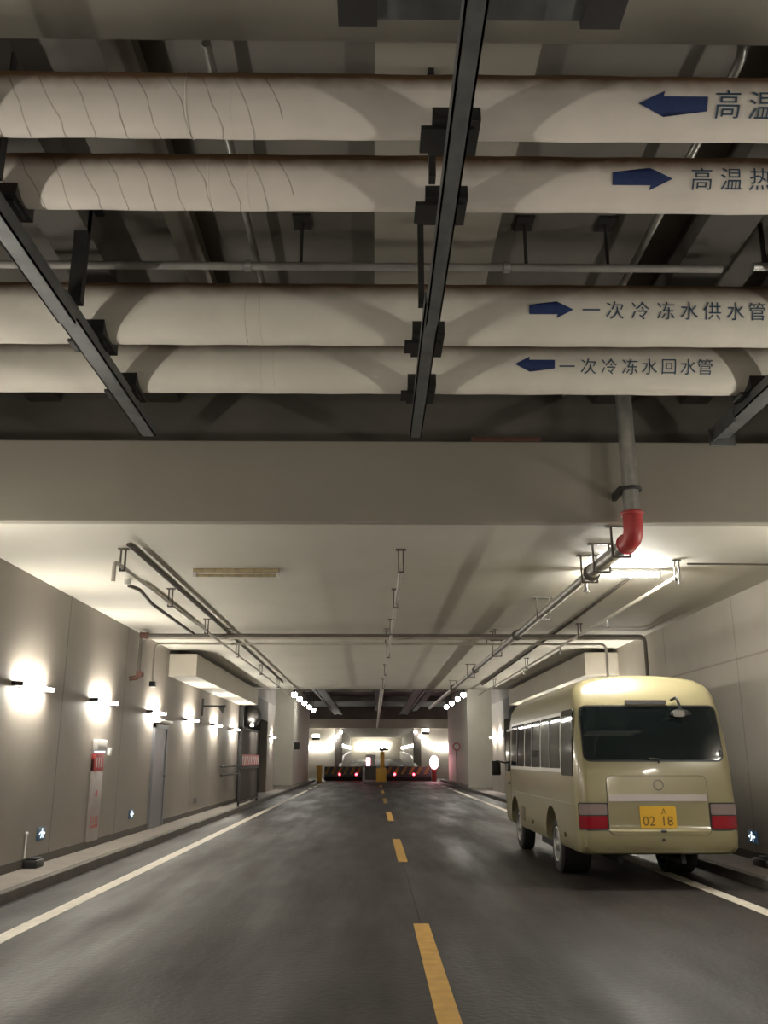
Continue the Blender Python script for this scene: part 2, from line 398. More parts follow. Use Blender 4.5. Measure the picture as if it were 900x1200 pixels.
# round lamps hanging in the high bay
proto = None
def bay(x, y, label, group):
    global proto
    if proto is None:
        t = thing('bay_lamp', label, 'lamp', (x, y, 4.25), group)
        MB().cyl((x, y, 4.3), (x, y, 5.6), .012, 8).build('rod', 'steel_dark', t)
        MB().cyl((x, y, 4.30), (x, y, 4.42), .13, 20, .05).build('lamp_housing', 'steel_grey', t)
        MB().ball((x, y, 4.22), .12, 2).build('globe', 'bay_globe', t); proto = t
    else: dup(proto, (x, y, 4.25), label, group)
for k, y in enumerate((40.3, 43.2, 46.4, 50, 53.6)): bay(-3.48, y, 'round white lamp in the left row of five beyond the low ceiling', 'round lamps in the left row')
for k, y in enumerate((40.3, 43.2, 46.4, 49.8)): bay(4.0, y, 'round white lamp in the right row of four beyond the big pipe', 'round lamps in the right row')

# ------------------------------------------------------------------ lagged pipes
PIPES = [(4.218, 4.999, .169), (4.904, 4.998, .168), (6.80, 5.082, .252), (7.835, 5.082, .252)]
def on_pipe(i, x, a, e=.006):
    Y, Z, r = PIPES[i]; return Vector((x, Y - (r + e) * math.cos(a), Z + (r + e) * math.sin(a)))
def slice_bm(bm, axis, lo, hi, step):
    k = lo
    while k < hi:
        co = [0, 0, 0]; no = [0, 0, 0]; co[axis] = k; no[axis] = 1
        bmesh.ops.bisect_plane(bm, geom=bm.verts[:] + bm.edges[:] + bm.faces[:], plane_co=co, plane_no=no); k += step
def wrap(bm, i, xc, ac, name, m, parent):
    r = PIPES[i][2]
    ys = [v.co.y for v in bm.verts]; slice_bm(bm, 1, min(ys) + .006, max(ys), .012)
    for v in bm.verts: v.co = on_pipe(i, xc + v.co.x, ac + v.co.y / r)
    mb = MB(); mb.bm.free(); mb.bm = bm
    return mb.build(name, m, parent, smooth=False, fix=False)
def arrow_bm(L, H, dirn):
    s = 1 if dirn > 0 else -1
    pts = [(-L / 2, -H * .28), (L * .14, -H * .28), (L * .12, -H / 2), (L / 2, 0), (L * .12, H / 2), (L * .14, H * .28), (-L / 2, H * .28)]
    pts = [(s * x, y, 0) for x, y in pts]
    if s < 0: pts = pts[::-1]
    bm = bmesh.new(); f = bm.faces.new([bm.verts.new(p) for p in pts]); bmesh.ops.triangulate(bm, faces=[f]); return bm
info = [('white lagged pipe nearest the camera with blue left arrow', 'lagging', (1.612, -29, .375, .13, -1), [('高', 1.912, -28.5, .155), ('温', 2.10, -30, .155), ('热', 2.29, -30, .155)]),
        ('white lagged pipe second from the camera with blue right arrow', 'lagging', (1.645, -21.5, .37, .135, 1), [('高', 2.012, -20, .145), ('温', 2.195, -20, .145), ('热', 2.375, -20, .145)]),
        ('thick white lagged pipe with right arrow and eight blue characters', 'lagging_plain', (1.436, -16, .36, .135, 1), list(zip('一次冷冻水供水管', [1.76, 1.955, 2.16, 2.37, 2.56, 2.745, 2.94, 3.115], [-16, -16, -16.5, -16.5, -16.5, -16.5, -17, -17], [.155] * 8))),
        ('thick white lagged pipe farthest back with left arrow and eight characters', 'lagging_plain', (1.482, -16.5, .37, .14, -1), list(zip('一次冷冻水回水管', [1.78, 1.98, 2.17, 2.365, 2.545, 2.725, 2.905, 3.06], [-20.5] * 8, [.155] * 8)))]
for i, (lab, m, ar, chars) in enumerate(info):
    Y, Z, r = PIPES[i]
    mb = MB(); seg = 56; n = 60; rings = []
    for k in range(n + 1):
        x = XL + (XR - XL) * k / n
        dr = .0035 * math.sin(k * 1.7 + i) + .002 * math.sin(k * .6 + 2 * i)
        rings.append([mb.bm.verts.new((x, Y + (r + dr * 0.6) * math.cos(q * 2 * PI / seg), Z + (r + dr * .6) * math.sin(q * 2 * PI / seg))) for q in range(seg)])
    for a, b in zip(rings, rings[1:]):
        for q in range(seg): mb.bm.faces.new((a[q], a[(q + 1) % seg], b[(q + 1) % seg], b[q]))
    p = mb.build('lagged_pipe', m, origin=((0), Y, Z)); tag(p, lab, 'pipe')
    # canvas joints
    for xj in ((-1.02, -.78) if i < 2 else (-1.05, -.93)):
        MB().ring((xj, Y, Z), (1, 0, 0), r - .002, .006, 56, 6).build('lagging_band', m, p)
    x, a, L, H, dd = ar
    wrap(arrow_bm(L, H, dd), i, x, R(a), 'flow_arrow', 'paint_blue', p)
    for ch, x, a, sz in chars:
        bm = text_bm(ch, sz); 
        if bm.verts: wrap(bm, i, x, R(a), 'painted_character', 'paint_ink', p)

# hanger channels under the pipes, with posts and shoes
def channel(mb, x, y0, y1, z0, z1, wd, th=.012):
    h = wd / 2
    mb.box(x - h, x + h, y0, y1, z0, z0 + th); mb.box(x - h, x - h + th, y0, y1, z0, z1); mb.box(x + h - th, x + h, y0, y1, z0, z1); return mb
def support(x, label, wd, y0, postdx, yA=6.15, pw=.05):
    t = thing('pipe_support', label, 'pipe support', (x, 6.2, 4.7), 'steel supports under the lagged pipes')
    channel(MB(), x, y0, yA, 4.655, 4.78, wd).build('front_channel', 'steel_grey', t)
    channel(MB(), x - .01, yA - .25, 8.72, 4.70, 4.80, wd * 1.15).build('rear_channel', 'steel_grey', t)
    xp = x + postdx
    MB().box(xp - pw, xp + pw, yA - .08, yA - .0, 4.8, ZU - .02).box(xp - .12, xp + .12, yA - .16, yA + .08, ZU - .025, ZU - .0).build('hanger_post', 'steel_dark', t)
    xq = x + postdx * 1.2
    MB().box(xq - pw * .9, xq + pw * .9, 4.52, 4.60, 4.78, ZU - .02).build('hanger_post', 'steel_dark', t)
    for (Y, Z, r) in PIPES:
        mb = MB(); hw = .13; zb = 4.8
        arc = [(Y + (r + .006) * math.sin(a), Z - (r + .006) * math.cos(a)) for a in [R(-52 + 104 * k / 12) for k in range(13)]]
        pts = [(y, z) for y, z in arc] + [(arc[-1][0] + .01, zb - .0), (arc[0][0] - .01, zb - .0)]
        mb.prism([(x - hw, y, z) for y, z in pts], (2 * hw, 0, 0)); mb.box(x - .19, x + .1, Y - .10, Y + .10, zb - .02, zb + .005)
        mb.build('pipe_shoe', 'steel_dark', t, smooth=False)
    return t
support(.44, 'grey steel support channel nearest the middle under four pipes', .105, 3.1, -.085, pw=.022)
support(-2.31, 'grey steel support channel at left under four pipes', .13, 3.42, .06)
t = support(3.61, 'grey steel support channel at right with corner gusset', .16, 3.42, .08)
MB().prism([(3.5, 8.72, 4.66), (3.5, 8.12, 4.66), (3.5, 8.12, 4.81), (3.5, 8.6, 4.81)], (.02, 0, 0)).box(3.48, 3.74, 8.70, 8.73, 4.62, 4.80).build('gusset', 'steel_grey', t)
t = thing('hanger_gantry', 'dark steel crosspiece at the near end of the middle support', 'gantry', (.48, 3.2, 4.7))
MB().box(-.16, 1.12, 3.25, 3.38, 4.785, 4.88).build('crossbar', 'steel_grey', t)
for x in (-.08, 1.04): MB().box(x - .09, x + .09, 3.21, 3.40, 4.76, 5.38).build('hanger_post', 'steel_dark', t)

# thin conduit between pipe pairs, with T hangers
t = thing('conduit', 'thin grey conduit running across above the thick pipes', 'conduit', (0, 6.6, 5.35))
MB().tube([(XL, 6.3, 5.24), (2.75, 6.3, 5.24)], .032, 12).build('conduit_run', 'pipe_grey', t)
for x in (-1.02, 1.02): MB().cyl((x, 6.3, 5.24), (x + .05, 6.3, 5.24), .042, 14).build('coupling', 'galvanised', t)
for x in (-.58, 1.2, 1.85): MB().box(x - .07, x + .07, 6.2, 6.4, ZU - .02, ZU).cyl((x, 6.3, 5.24), (x, 6.3, ZU), .014, 8).build('hanger', 'steel_dark', t)
t = thing('conduit', 'short bright conduit high up at the right end', 'conduit', (3.2, 6.62, 5.3))
MB().tube([(3.0, 6.3, 5.26), (XR, 6.3, 5.26)], .034, 12).build('conduit_run', 'galvanised', t)
for x in (3.1, 4.3): MB().cyl((x, 6.3, 5.26), (x, 6.3, ZU), .02, 8).build('hanger', 'steel_dark', t)
tag(MB().tube([(2.15, 4.3, 5.64), (2.15, 4.3, 5.46), (2.15, 9.4, 5.46)], .03, 12, .1).build('riser_pipe', 'galvanised', origin=(2.15, 4.3, 5.46)), 'slim bright pipe behind the nearest pipe at upper right', 'pipe')
tag(MB().tube([(-.98, 4.3, 5.50), (-.98, 9.4, 5.50)], .028, 12).build('riser_pipe', 'galvanised', origin=(-.98, 4.3, 5.4)), 'slim bright pipe running lengthwise over the middle pipes', 'pipe')
tag(MB().box(1.04, 1.78, 9.0, 9.06, 4.76, 4.815, .006).build('red_batten', 'rust_red', origin=(1.4, 9.07, 4.76)), 'red batten lying on the ledge of the cross beam', 'batten')

# ------------------------------------------------------------------ big fire main at right
t = thing('fire_main', 'big grey pipe with red elbow running along the ceiling', 'pipe', (2.6, 8.7, 3.63))
zf = 3.63
MB().cyl((2.61, 8.7, 3.86), (2.61, 8.7, ZU), .082, 24).build('riser', 'galvanised', t)
MB().tube([(2.61, 8.7, 3.90), (2.61, 8.7, zf), (2.605, 8.97, zf)], .096, 22, .13).ring((2.61, 8.7, 3.885), (0, 0, 1), .095, .022).ring((2.605, 8.96, zf), (0, 1, 0), .092, .018).build('elbow', 'coupling_red', t)
MB().cyl((2.605, 8.95, zf), (2.585, 10.4, zf), .078, 22).build('front_run', 'galvanised', t)
MB().cyl((2.585, 10.4, zf), (2.5, YE + 8, zf + .02), .055, 18).build('rear_run', 'galvanised', t)
for y, r in ((10.4, .095), (16.0, .085), (22.5, .08), (28.5, .10)):
    x = 2.6 - .095 * (y - 9) / 23
    MB().ring((x, y - .05, zf), (0, 1, 0), r - .02, .025).ring((x, y + .05, zf), (0, 1, 0), r - .02, .025).build('flange', 'conduit_dark', t)
for y in (9.15, 9.95, 10.55, 13.5, 18.6, 23.5, 28.6):
    x = 2.6 - .095 * (y - 9) / 23
    MB().box(x - .10, x - .086, y - .02, y + .02, zf - .09, ZC).box(x + .086, x + .10, y - .02, y + .02, zf - .09, ZC).box(x - .10, x + .10, y - .02, y + .02, zf - .10, zf - .084).box(x - .14, x + .14, y - .04, y + .04, ZC - .012, ZC).build('hanger', 'conduit_dark', t)
MB().cyl((2.59, 10.75, zf - .04), (2.59, 10.75, zf - .16), .022, 12).ring((2.59, 10.75, zf - .17), (0, 0, 1), .03, .01, 16).build('sprinkler_head', 'galvanised', t)
MB().ring((2.61, 8.7, 4.14), (0, 0, 1), .095, .02).box(2.50, 2.54, 8.7, 9.0, 4.1, 4.18).build('riser_clamp', 'steel_dark', t)

# ceiling sprinkler lines and cables
def hanger_mb(x, y, z, w_=.06):
    return MB().box(x - w_, x + w_, y - .03, y + .03, ZC - .015, ZC).box(x - .035, x - .02, y - .015, y + .015, z - .05, ZC).box(x + .02, x + .035, y - .015, y + .015, z - .05, ZC).box(x - .035, x + .035, y - .015, y + .015, z - .055, z - .035)
HY = (10.25, 12.8, 15.7, 19.4, 23.6, 28.0)
def line(label, x, z, r, m, y0, y1, hangers, drop=None, heads=()):
    t = thing('sprinkler_line', label, 'pipe', (x, y0, z))
    if drop: MB().tube([(x - .02, y0, z - drop), (x - .02, y0, z), (x, y0 + .15, z), (x, y1, z)], r, 10, .06).build('pipe_run', m, t)
    else: MB().tube([(x, y0, z), (x, y1, z)], r, 10).build('pipe_run', m, t)
    for y in hangers: hanger_mb(x, y, z).build('hanger', 'conduit_dark', t)
    for y in heads: MB().cyl((x, y, z), (x, y, z - .13), .018, 10).ring((x, y, z - .14), (0, 0, 1), .025, .008, 14).build('sprinkler_head', 'galvanised', t)
    return t
line('thin left sprinkler pipe on ceiling hangers with hooked end', -2.92, 3.65, .024, 'conduit_pale', 10.0, YE - .2, HY, .22)
line('thin pipe along the middle of the ceiling on hangers', .32, 3.64, .022, 'conduit_pale', 10.15, YE - .1, HY)
line('thin right sprinkler pipe hung beside the lit tube', 3.74, 3.66, .026, 'conduit_pale', 10.65, YE - .2, (10.8, 16.2, 22, 28), .12, (14.2, 18, 22.5))
tag(MB().tube([(-2.79, 9.95, ZC - .024), (-2.8, 16.5, ZC - .024), (-2.82, 19, ZC - .024), (-2.88, 29, ZC - .024)], .02, 10).build('ceiling_cable', 'conduit_dark', origin=(-2.79, 10, ZC)), 'dark cable fixed to the ceiling beside the left sprinkler pipe', 'cable')
tag(MB().tube([(3.45, 11.8, ZC - .02), (3.5, 15, ZC - .03), (3.6, 30, ZC - .03)], .022, 10).build('ceiling_cable', 'conduit_dark', origin=(3.5, 12, ZC)), 'dark cable fixed to the ceiling behind the lit tube', 'cable')
t = thing('conduit', 'dark conduit ending in a white rosette near left wall', 'conduit', (-3.3, 12.2, 3.7))
MB().tube([(-3.34, 12.1, ZC - .09), (-3.24, 12.3, ZC - .11), (-3.28, 13.2, ZC - .16), (-3.3, 16.5, ZC - .16)], .026, 10, .1).build('conduit_run', 'conduit_dark', t)
MB().cyl((-3.36, 12.08, ZC - .001), (-3.36, 12.08, ZC - .09), .05, 16).build('rosette', 'enamel_white', t)
tag(MB().tube([(3.84, 10.7, 3.80), (XR, 10.75, 3.80)], .012, 8).build('ceiling_wire', 'conduit_dark', origin=(4.5, 10.7, 3.8)), 'thin wire from the lit tube to the right wall', 'wire')

# transverse pipes with drops at both walls
def cross(label, y, z, r, m, xa, xb, da, db, valve):
    t = thing('cross_pipe', label, 'pipe', (.4, y, z))
    MB().tube([(xa, y, z - da), (xa, y, z), (xb, y, z), (xb, y, z - db)], r, 12, .12).build('pipe_run', m, t)
    for x in (-2.75, .25, 2.3): MB().box(x - .06, x + .06, y - .02, y + .02, ZC - .012, ZC).cyl((x, y, z), (x, y, ZC), .012, 8).build('hanger', 'conduit_dark', t)
    if valve:
        MB().ring((xa, y, z), (1, 0, 0), .045, .022, 18).cyl((xa - .02, y, z - .0), (xa + .14, y, z), .055, 14).build('elbow_fitting', 'rust_red', t)
        MB().tube([(xa, y, z - da), (xa, y, z - da - .06), (xa - .15, y - .05, z - da - .09)], .04, 12, .04).cyl((xa + .02, y - .05, z - da), (xa + .02, y + .1, z - da), .06, 14).build('valve', 'rust_red', t)
    return t
cross('dark ceiling cross pipe with rusty valve at left wall', 16.9, 3.735, .032, 'conduit_dark', -4.36, 5.13, .72, 1.4, True)
cross('grey ceiling cross pipe just behind the dark one', 17.25, 3.735, .032, 'conduit_pale', -4.46, 5.24, .5, 1.4, False)
cross('pale cross pipe farthest back under the ceiling', 18.2, 3.74, .026, 'conduit_pale', -4.40, 4.72, .75, .9, False)
t = tag(MB().box(-4.46, -4.34, 18.14, 18.26, 2.88, 2.985, .01).build('junction_box', 'black_plastic', origin=(-4.4, 18, 2.9)), 'small black box at the end of the pale pipe drop', 'junction box')

# ceiling battens
def batten(x0, x1, y, label, lit):
    t = thing('batten_light', label, 'ceiling light', ((x0 + x1) / 2, y, ZC))
    MB().box(x0, x1, y - .045, y + .045, ZC - .05, ZC, .006).build('lamp_housing', 'enamel_white' if lit else 'tube_off', t)
    for x in (x0 + .02, x1 - .02): MB().box(x - .02, x + .02, y - .035, y + .035, ZC - .11, ZC - .04, .004).build('end_cap', 'enamel_white', t)
    MB().cyl((x0 + .04, y, ZC - .085), (x1 - .04, y, ZC - .085), .02, 14).build('tube', 'tube' if lit else 'tube_off', t)
batten(2.8, 3.72, 11.35, 'lit fluorescent batten light on the ceiling by the fire main', True)
batten(-2.33, -1.22, 11.42, 'unlit yellowed batten light on the ceiling at left', False)

# ------------------------------------------------------------------ left wall fittings
t = thing('hydrant_cabinet', 'tall pale hydrant cabinet with red header on left wall', 'cabinet', (XL + .004, 15.4, .2))
MB().box(XL, XL + .05, 15.15, 15.68, .22, 1.50, .006).build('cabinet_door', 'cabinet_pink', t)
MB().box(XL, XL + .055, 15.15, 15.68, 1.30, 1.58, .006).build('red_header', 'label_red', t)
bm = MB()
for k in range(3): bm.box(XL + .055, XL + .058, 15.25 + k * .12, 15.29 + k * .12, 1.36, 1.52)
bm.build('header_lettering', 'enamel_white', t)
MB().cyl((XL + .05, 15.4, .95), (XL + .054, 15.4, .95), .055, 20).build('round_badge', 'label_red', t)
bm = MB()
for k in range(4): bm.box(XL + .05, XL + .053, 15.2 + k * .11, 15.27 + k * .11, .42, .47).box(XL + .05, XL + .053, 15.22 + k * .11, 15.25 + k * .11, .50, .60)
bm.build('lower_lettering', 'label_red', t)
MB().box(XL, XL + .09, 15.15, 15.66, 1.62, 1.80, .01).build('lamp_box', 'enamel_white', t)
MB().box(XL + .02, XL + .085, 15.2, 15.6, 1.598, 1.618).build('lamp_strip', 'sign_white', t)
tag(MB().box(XL, XL + .05, 16.0, 16.12, 1.55, 1.68, .01).build('alarm_button', 'enamel_white', origin=(XL, 16.06, 1.6)), 'small white alarm box beside the hydrant cabinet', 'alarm box')
def exit_sign(side, y, z, label, lit=True):
    X = XL if side < 0 else XR; s = 1 if side < 0 else -1
    t = thing('exit_sign', label, 'sign', (X, y, z), 'low lit direction signs on the walls')
    MB().box(min(X, X + s * .025), max(X, X + s * .025), y - .14, y + .14, z - .085, z + .085, .005).build('sign_panel', 'sign_blue', t)
    x = X + s * .026; q = MB()
    def poly(pts): q.prism([(x, y + s * a, z + b) for a, b in pts], (s * .003, 0, 0))
    poly([(-.03, .02), (.02, .03), (.03, -.0), (-.02, -.01)]); poly([(-.02, -.01), (.0, -.01), (-.04, -.06), (-.06, -.055)]); poly([(.01, .0), (.03, -.005), (.05, -.06), (.03, -.06)])
    poly([(.02, .03), (.07, .0), (.065, -.012), (.02, .012)]); poly([(-.03, .02), (-.07, .005), (-.075, .018), (-.03, .034)])
    q.cyl((x, y, z + .05), (x + s * .003, y, z + .05), .018, 14)
    poly([(.08, -.02), (.12, 0), (.08, .02)]); poly([(-.08, -.02), (-.12, 0), (-.08, .02)])
    q.build('running_figure', 'sign_white', t)
exit_sign(-1, 13.1, .51, 'low lit direction sign on left wall nearest the camera')
exit_sign(-1, 17.87, .49, 'low lit direction sign between hydrant cabinet and service door')
exit_sign(1, 13.45, .43, 'low lit direction sign on right wall beside the bus')
tag(MB().box(XL, XL + .04, 24.05, 24.3, .40, .54, .01).build('wall_socket', 'steel_grey', origin=(XL, 24.2, .47)), 'small grey socket low on the left wall', 'socket')
tag(MB().box(XL + .015, XL + .2, 12.5, 12.78, ZS, ZS + .10, .015).box(XL + .03, XL + .18, 12.54, 12.74, ZS + .1, ZS + .125, .008).build('floor_box', 'black_plastic', origin=(XL + .1, 12.6, ZS)), 'black box standing on left pavement against the wall', 'box')
tag(MB().box(XR - .30, XR - .015, 12.4, 12.85, ZS, ZS + .10, .02).box(XR - .25, XR - .06, 12.5, 12.75, ZS + .1, ZS + .13, .01).build('floor_box', 'black_plastic', origin=(XR - .15, 12.6, ZS)), 'black box standing on right pavement beside the bus', 'box')
tag(MB().cyl((XL + .018, 12.55, ZS + .12), (XL + .018, 12.55, ZS + .42), .012, 8).ball((XL + .02, 12.55, ZS + .43), .025, 1).build('wall_conduit', 'enamel_white', origin=(XL, 12.55, ZS)), 'short white conduit rising above the left black box', 'conduit')
t = thing('sign_bracket', 'bare steel sign bracket sticking out under the bulkhead', 'bracket', (XL, 24.6, 2.85))
MB().box(XL, XL + .03, 24.5, 24.62, 2.6, 3.05).build('wall_plate', 'steel_dark', t)
MB().box(XL, XL + .62, 24.54, 24.6, 2.83, 2.88).prism([(XL + .62, 24.54, 2.88), (XL + .42, 24.54, 2.85), (XL + .55, 24.54, 2.66)], (0, .03, 0)).build('arm', 'steel_dark', t)
t = thing('wall_handrail', 'twin rail handrail on left wall before the mesh gate', 'handrail', (XL, 29.8, 1.1))
for z in (1.02, 1.27): MB().tube([(XL + .09, 27.6, z), (XL + .09, 31.3, z)], .025, 10).build('rail', 'steel_dark', t)
for y in (28, 29.5, 31): MB().cyl((XL, y, 1.02), (XL + .09, y, 1.02), .015, 8).cyl((XL, y, 1.27), (XL + .09, y, 1.27), .015, 8).build('rail_bracket', 'steel_dark', t)
# opening: posts, mesh gate, convex mirror
tag(MB().box(XL + .02, XL + .16, 31.32, 31.46, ZS, ZC - .10, .005).build('gate_post', 'steel_dark', origin=(XL + .1, 31.4, ZS)), 'dark steel post at the end of the handrail', 'post')
t = thing('lamp_post', 'white post with two small lit bulbs behind the mesh gate', 'post', (-4.2, 31.6, ZS))
MB().box(-4.28, -4.14, 31.5, 31.64, ZS, 2.45, .01).build('post', 'enamel_white', t)
for z in (2.36, 2.6): MB().ball((-4.12, 31.4, z), .055, 2).build('bulb', 'bay_globe', t)
t = thing('mesh_gate', 'dark mesh gate leaf with red and white striped board', 'gate', (-3.8, 28, ZS))
gx = -3.99; g0, g1 = 27.9, 32.3
MB().box(gx - .03, gx + .03, g0, g0 + .06, ZS + .01, 2.42).box(gx - .03, gx + .03, g1 - .06, g1, ZS + .01, 2.42).box(gx - .03, gx + .03, g0, g1, 2.36, 2.42).box(gx - .03, gx + .03, g0, g1, ZS + .08, ZS + .14).box(gx - .03, gx + .03, g0, g1, 1.2, 1.25).build('gate_frame', 'steel_dark', t, smooth=False)
mb = MB(); n = 60
for k in range(n): 
    y = g0 + .06 + (g1 - g0 - .12) * k / n; mb.box(gx - .008, gx + .008, y, y + .028, ZS + .14, 2.36)
mb.build('mesh_infill', 'mesh_dark', t, smooth=False)
b = MB().box(gx + .03, gx + .045, g0 + .3, g1 - .05, 1.28, 1.62, .003).build('striped_board', 'enamel_white', t)
mb = MB().box(gx + .045, gx + .049, g0 + .3, g1 - .05, 1.57, 1.62).box(gx + .045, gx + .049, g0 + .3, g1 - .05, 1.28, 1.33)
for k in range(8):
    y = g0 + .4 + k * .48; mb.prism([(gx + .045, y, 1.33), (gx + .045, y + .2, 1.33), (gx + .045, y + .42, 1.57), (gx + .045, y + .22, 1.57)], (.004, 0, 0))
mb.build('red_stripes', 'stripe_red', b, smooth=False)
def mirror(x, y, z, sx, label):
    t = thing('convex_mirror', label, 'mirror', (x, y, z))
    MB().ring((x, y, z), (0, 1, 0), .40, .035, 32, 8).build('rim', 'steel_dark', t)
    MB().ball((x, y + .12, z), .40, 3, (1, .32, 1)).build('mirror_dome', 'dull_mirror', t)
    MB().tube([(x + sx * .62, y + .25, z), (x, y + .25, z), (x, y + .1, z)], .025, 8, .05).build('bracket_arm', 'steel_dark', t)
mirror(-4.35, 32.3, 2.95, -1, 'round convex mirror with dark rim above the mesh gate')
mirror(5.2, 32.3, 2.95, 1, 'round convex mirror with dark rim above the bus front')

# ------------------------------------------------------------------ minibus
cx, hw0 = 3.46, .98
PROF = [(0, .38), (.5, .38), (.86, .38), (.935, .40), (.967, .46), (.976, .6), (.98, .9), (.98, 1.2), (.975, 1.36), (.965, 1.7), (.945, 2.02), (.925, 2.18), (.90, 2.31), (.845, 2.415), (.73, 2.49), (.52, 2.532), (.22, 2.555), (0, 2.56)]
def interp(tab, v):
    if v <= tab[0][0]: return tab[0][1]
    for (a, fa), (b, fb) in zip(tab, tab[1:]):
        if v <= b: return fa + (fb - fa) * (v - a) / (b - a)
    return tab[-1][1]
REAR = [(.38, 11.42), (.46, 11.36), (.66, 11.35), (.69, 11.375), (1.0, 11.38), (1.45, 11.41), (1.8, 11.47), (2.15, 11.55), (2.3, 11.60), (2.42, 11.68), (2.56, 11.82)]
FRONT = [(.38, 17.5), (.5, 17.58), (.8, 17.6), (1.15, 17.55), (1.3, 17.46), (1.9, 17.2), (2.3, 16.98), (2.56, 16.6)]
rp = .15
SIDE = [(z, x) for x, z in PROF if .4 <= z <= 2.41]
def side_x(z): return interp(SIDE, z)
def inset(d): return rp - math.sqrt(max(0, rp * rp - (rp - d) ** 2)) if d < rp else 0
def rear_pt(dx, z, e=0):
    h = side_x(max(.46, z)); k = max(0, min(rp, (h - abs(dx)) / h * .98)); d = 0
    if k < rp: d = rp - math.sqrt(max(0, rp * rp - (rp - k) ** 2))
    nx = 0
    if k < rp: nx = math.copysign(min(1, (rp - k) / rp), dx)
    return Vector((cx + dx + nx * e * .8, interp(REAR, z) + d - e * math.sqrt(max(.05, 1 - nx * nx)), z))
def make_body():
    bm = bmesh.new(); zm = 1.2; loops = []
    prof = PROF
    fine = []
    for (a, b), (c, d) in zip(prof, prof[1:]):
        n = max(1, int(math.hypot(a - c, b - d) / .09))
        for k in range(n): fine.append((a + (c - a) * k / n, b + (d - b) * k / n))
    fine.append(prof[-1])
    st = [('r', d) for d in (0, .004, .012, .025, .045, .075, .11, rp)] + [('m', k / 24) for k in range(1, 24)] + [('f', d) for d in (rp, .11, .075, .045, .025, .012, .004, 0)]
    for kind, d in st:
        k = inset(d) if kind != 'm' else 0; L = []
        for x, z in fine:
            z2 = zm + (z - zm) * (1 - k / 3); x2 = x * (1 - k / hw0)
            yr, yf = interp(REAR, z), interp(FRONT, z)
            y = yr + d if kind == 'r' else yf - d if kind == 'f' else (yr + rp) + (yf - yr - 2 * rp) * d
            L.append((x2, y, z2))
        full = [bm.verts.new((cx + x, y, z)) for x, y, z in L] + [bm.verts.new((cx - x, y, z)) for x, y, z in L[-2:0:-1]]
        loops.append(full)
    n = len(loops[0])
    for a, b in zip(loops, loops[1:]):
        for i in range(n): bm.faces.new((a[i], a[(i + 1) % n], b[(i + 1) % n], b[i]))
    m = len(fine)
    for L in (loops[0], loops[-1]):
        for i in range(m - 1):
            a, b = L[i], L[i + 1]; c, d = L[(n - i - 1) % n], L[(n - i) % n]
            vs = []
            for v in (a, b, c, d):
                if v not in vs: vs.append(v)
            if len(vs) > 2: bm.faces.new(vs)
    bmesh.ops.recalc_face_normals(bm, faces=bm.faces); return bm
bus = thing('minibus', 'cream minibus with yellow plate stopped in the right lane', 'bus', (cx, 14.4, 0))
me = bpy.data.meshes.new('bus_tmp'); bm = make_body(); bm.to_mesh(me); bm.free()
tmp = bpy.data.objects.new('bus_tmp', me); COL.objects.link(tmp)
WY = (13.1, 16.38)
mb = MB()
for y in WY:
    for s in (-1, 1): mb.cyl((cx + s * 1.1, y, .40), (cx + s * .62, y, .40), .47, 40)
bmesh.ops.recalc_face_normals(mb.bm, faces=mb.bm.faces)
cme = bpy.data.meshes.new('cut_tmp'); mb.bm.to_mesh(cme); mb.bm.free()
cut = bpy.data.objects.new('cut_tmp', cme); COL.objects.link(cut)
md = tmp.modifiers.new('b', 'BOOLEAN'); md.object = cut; md.operation = 'DIFFERENCE'; md.solver = 'EXACT'
bpy.context.view_layer.update()
bme = bpy.data.meshes.new_from_object(tmp.evaluated_get(bpy.context.evaluated_depsgraph_get()))
bpy.data.objects.remove(tmp); bpy.data.objects.remove(cut)
mb = MB(); mb.bm.from_mesh(bme); bpy.data.meshes.remove(bme)
body = mb.build('body', 'bus_cream', bus)
while len(body.data.materials) > 1: body.data.materials.pop(index=1)
def rear_sheet(name, m, dx0, dx1, z0, z1, r, e, parent=bus, th=.012, nx=18, nz=12):
    uc, vc = (dx0 + dx1) / 2, (z0 + z1) / 2
    return MB().sheet(lambda u, v, dd: rear_pt(uc + u, vc + v, e + dd), dx1 - dx0, z1 - z0, r, nx, nz, th).build(name, m, parent)
def side_sheet(name, m, s, y0, y1, z0, z1, r, e, parent=bus, th=.01, nx=8, nz=8):
    uc, vc = (y0 + y1) / 2, (z0 + z1) / 2
    return MB().sheet(lambda u, v, dd: Vector((cx + s * (side_x(vc + v) + e + dd), uc + u, vc + v)), y1 - y0, z1 - z0, r, nx, nz, th).build(name, m, parent)
rear_sheet('window_seal', 'black_plastic', -.868, .868, 1.462, 2.152, .085, 0, th=.007)
rear_sheet('rear_window', 'bus_glass', -.845, .845, 1.485, 2.13, .07, .004, th=.009)
rear_sheet('hatch_gap', 'bus_seam', -.618, .618, .612, 1.302, .07, 0, th=.003)
h = rear_sheet('hatch', 'bus_cream', -.610, .610, .62, 1.294, .065, .002, th=.008)
rear_sheet('trim_strip', 'strip_silver', -.60, .60, 1.0, 1.078, .004, .008, th=.014)
rear_sheet('hatch_lock', 'black_plastic', .0, .07, .645, .675, .012, .008, th=.012)
p = rear_sheet('number_plate', 'plate_yellow', -.235, .205, .695, .945, .018, .008, th=.012)
def plate_text(txt, dx, z, size):
    bm = text_bm(txt, size)
    for v in bm.verts: v.co = rear_pt(dx + v.co.x, z + v.co.y, .0235)
    q = MB(); q.bm.free(); q.bm = bm
    return q.build('plate_lettering', 'plate_ink', p, smooth=False, fix=False)
plate_text('A', .055, .885, .10); plate_text('02', -.13, .775, .155); plate_text('18', .10, .775, .155)
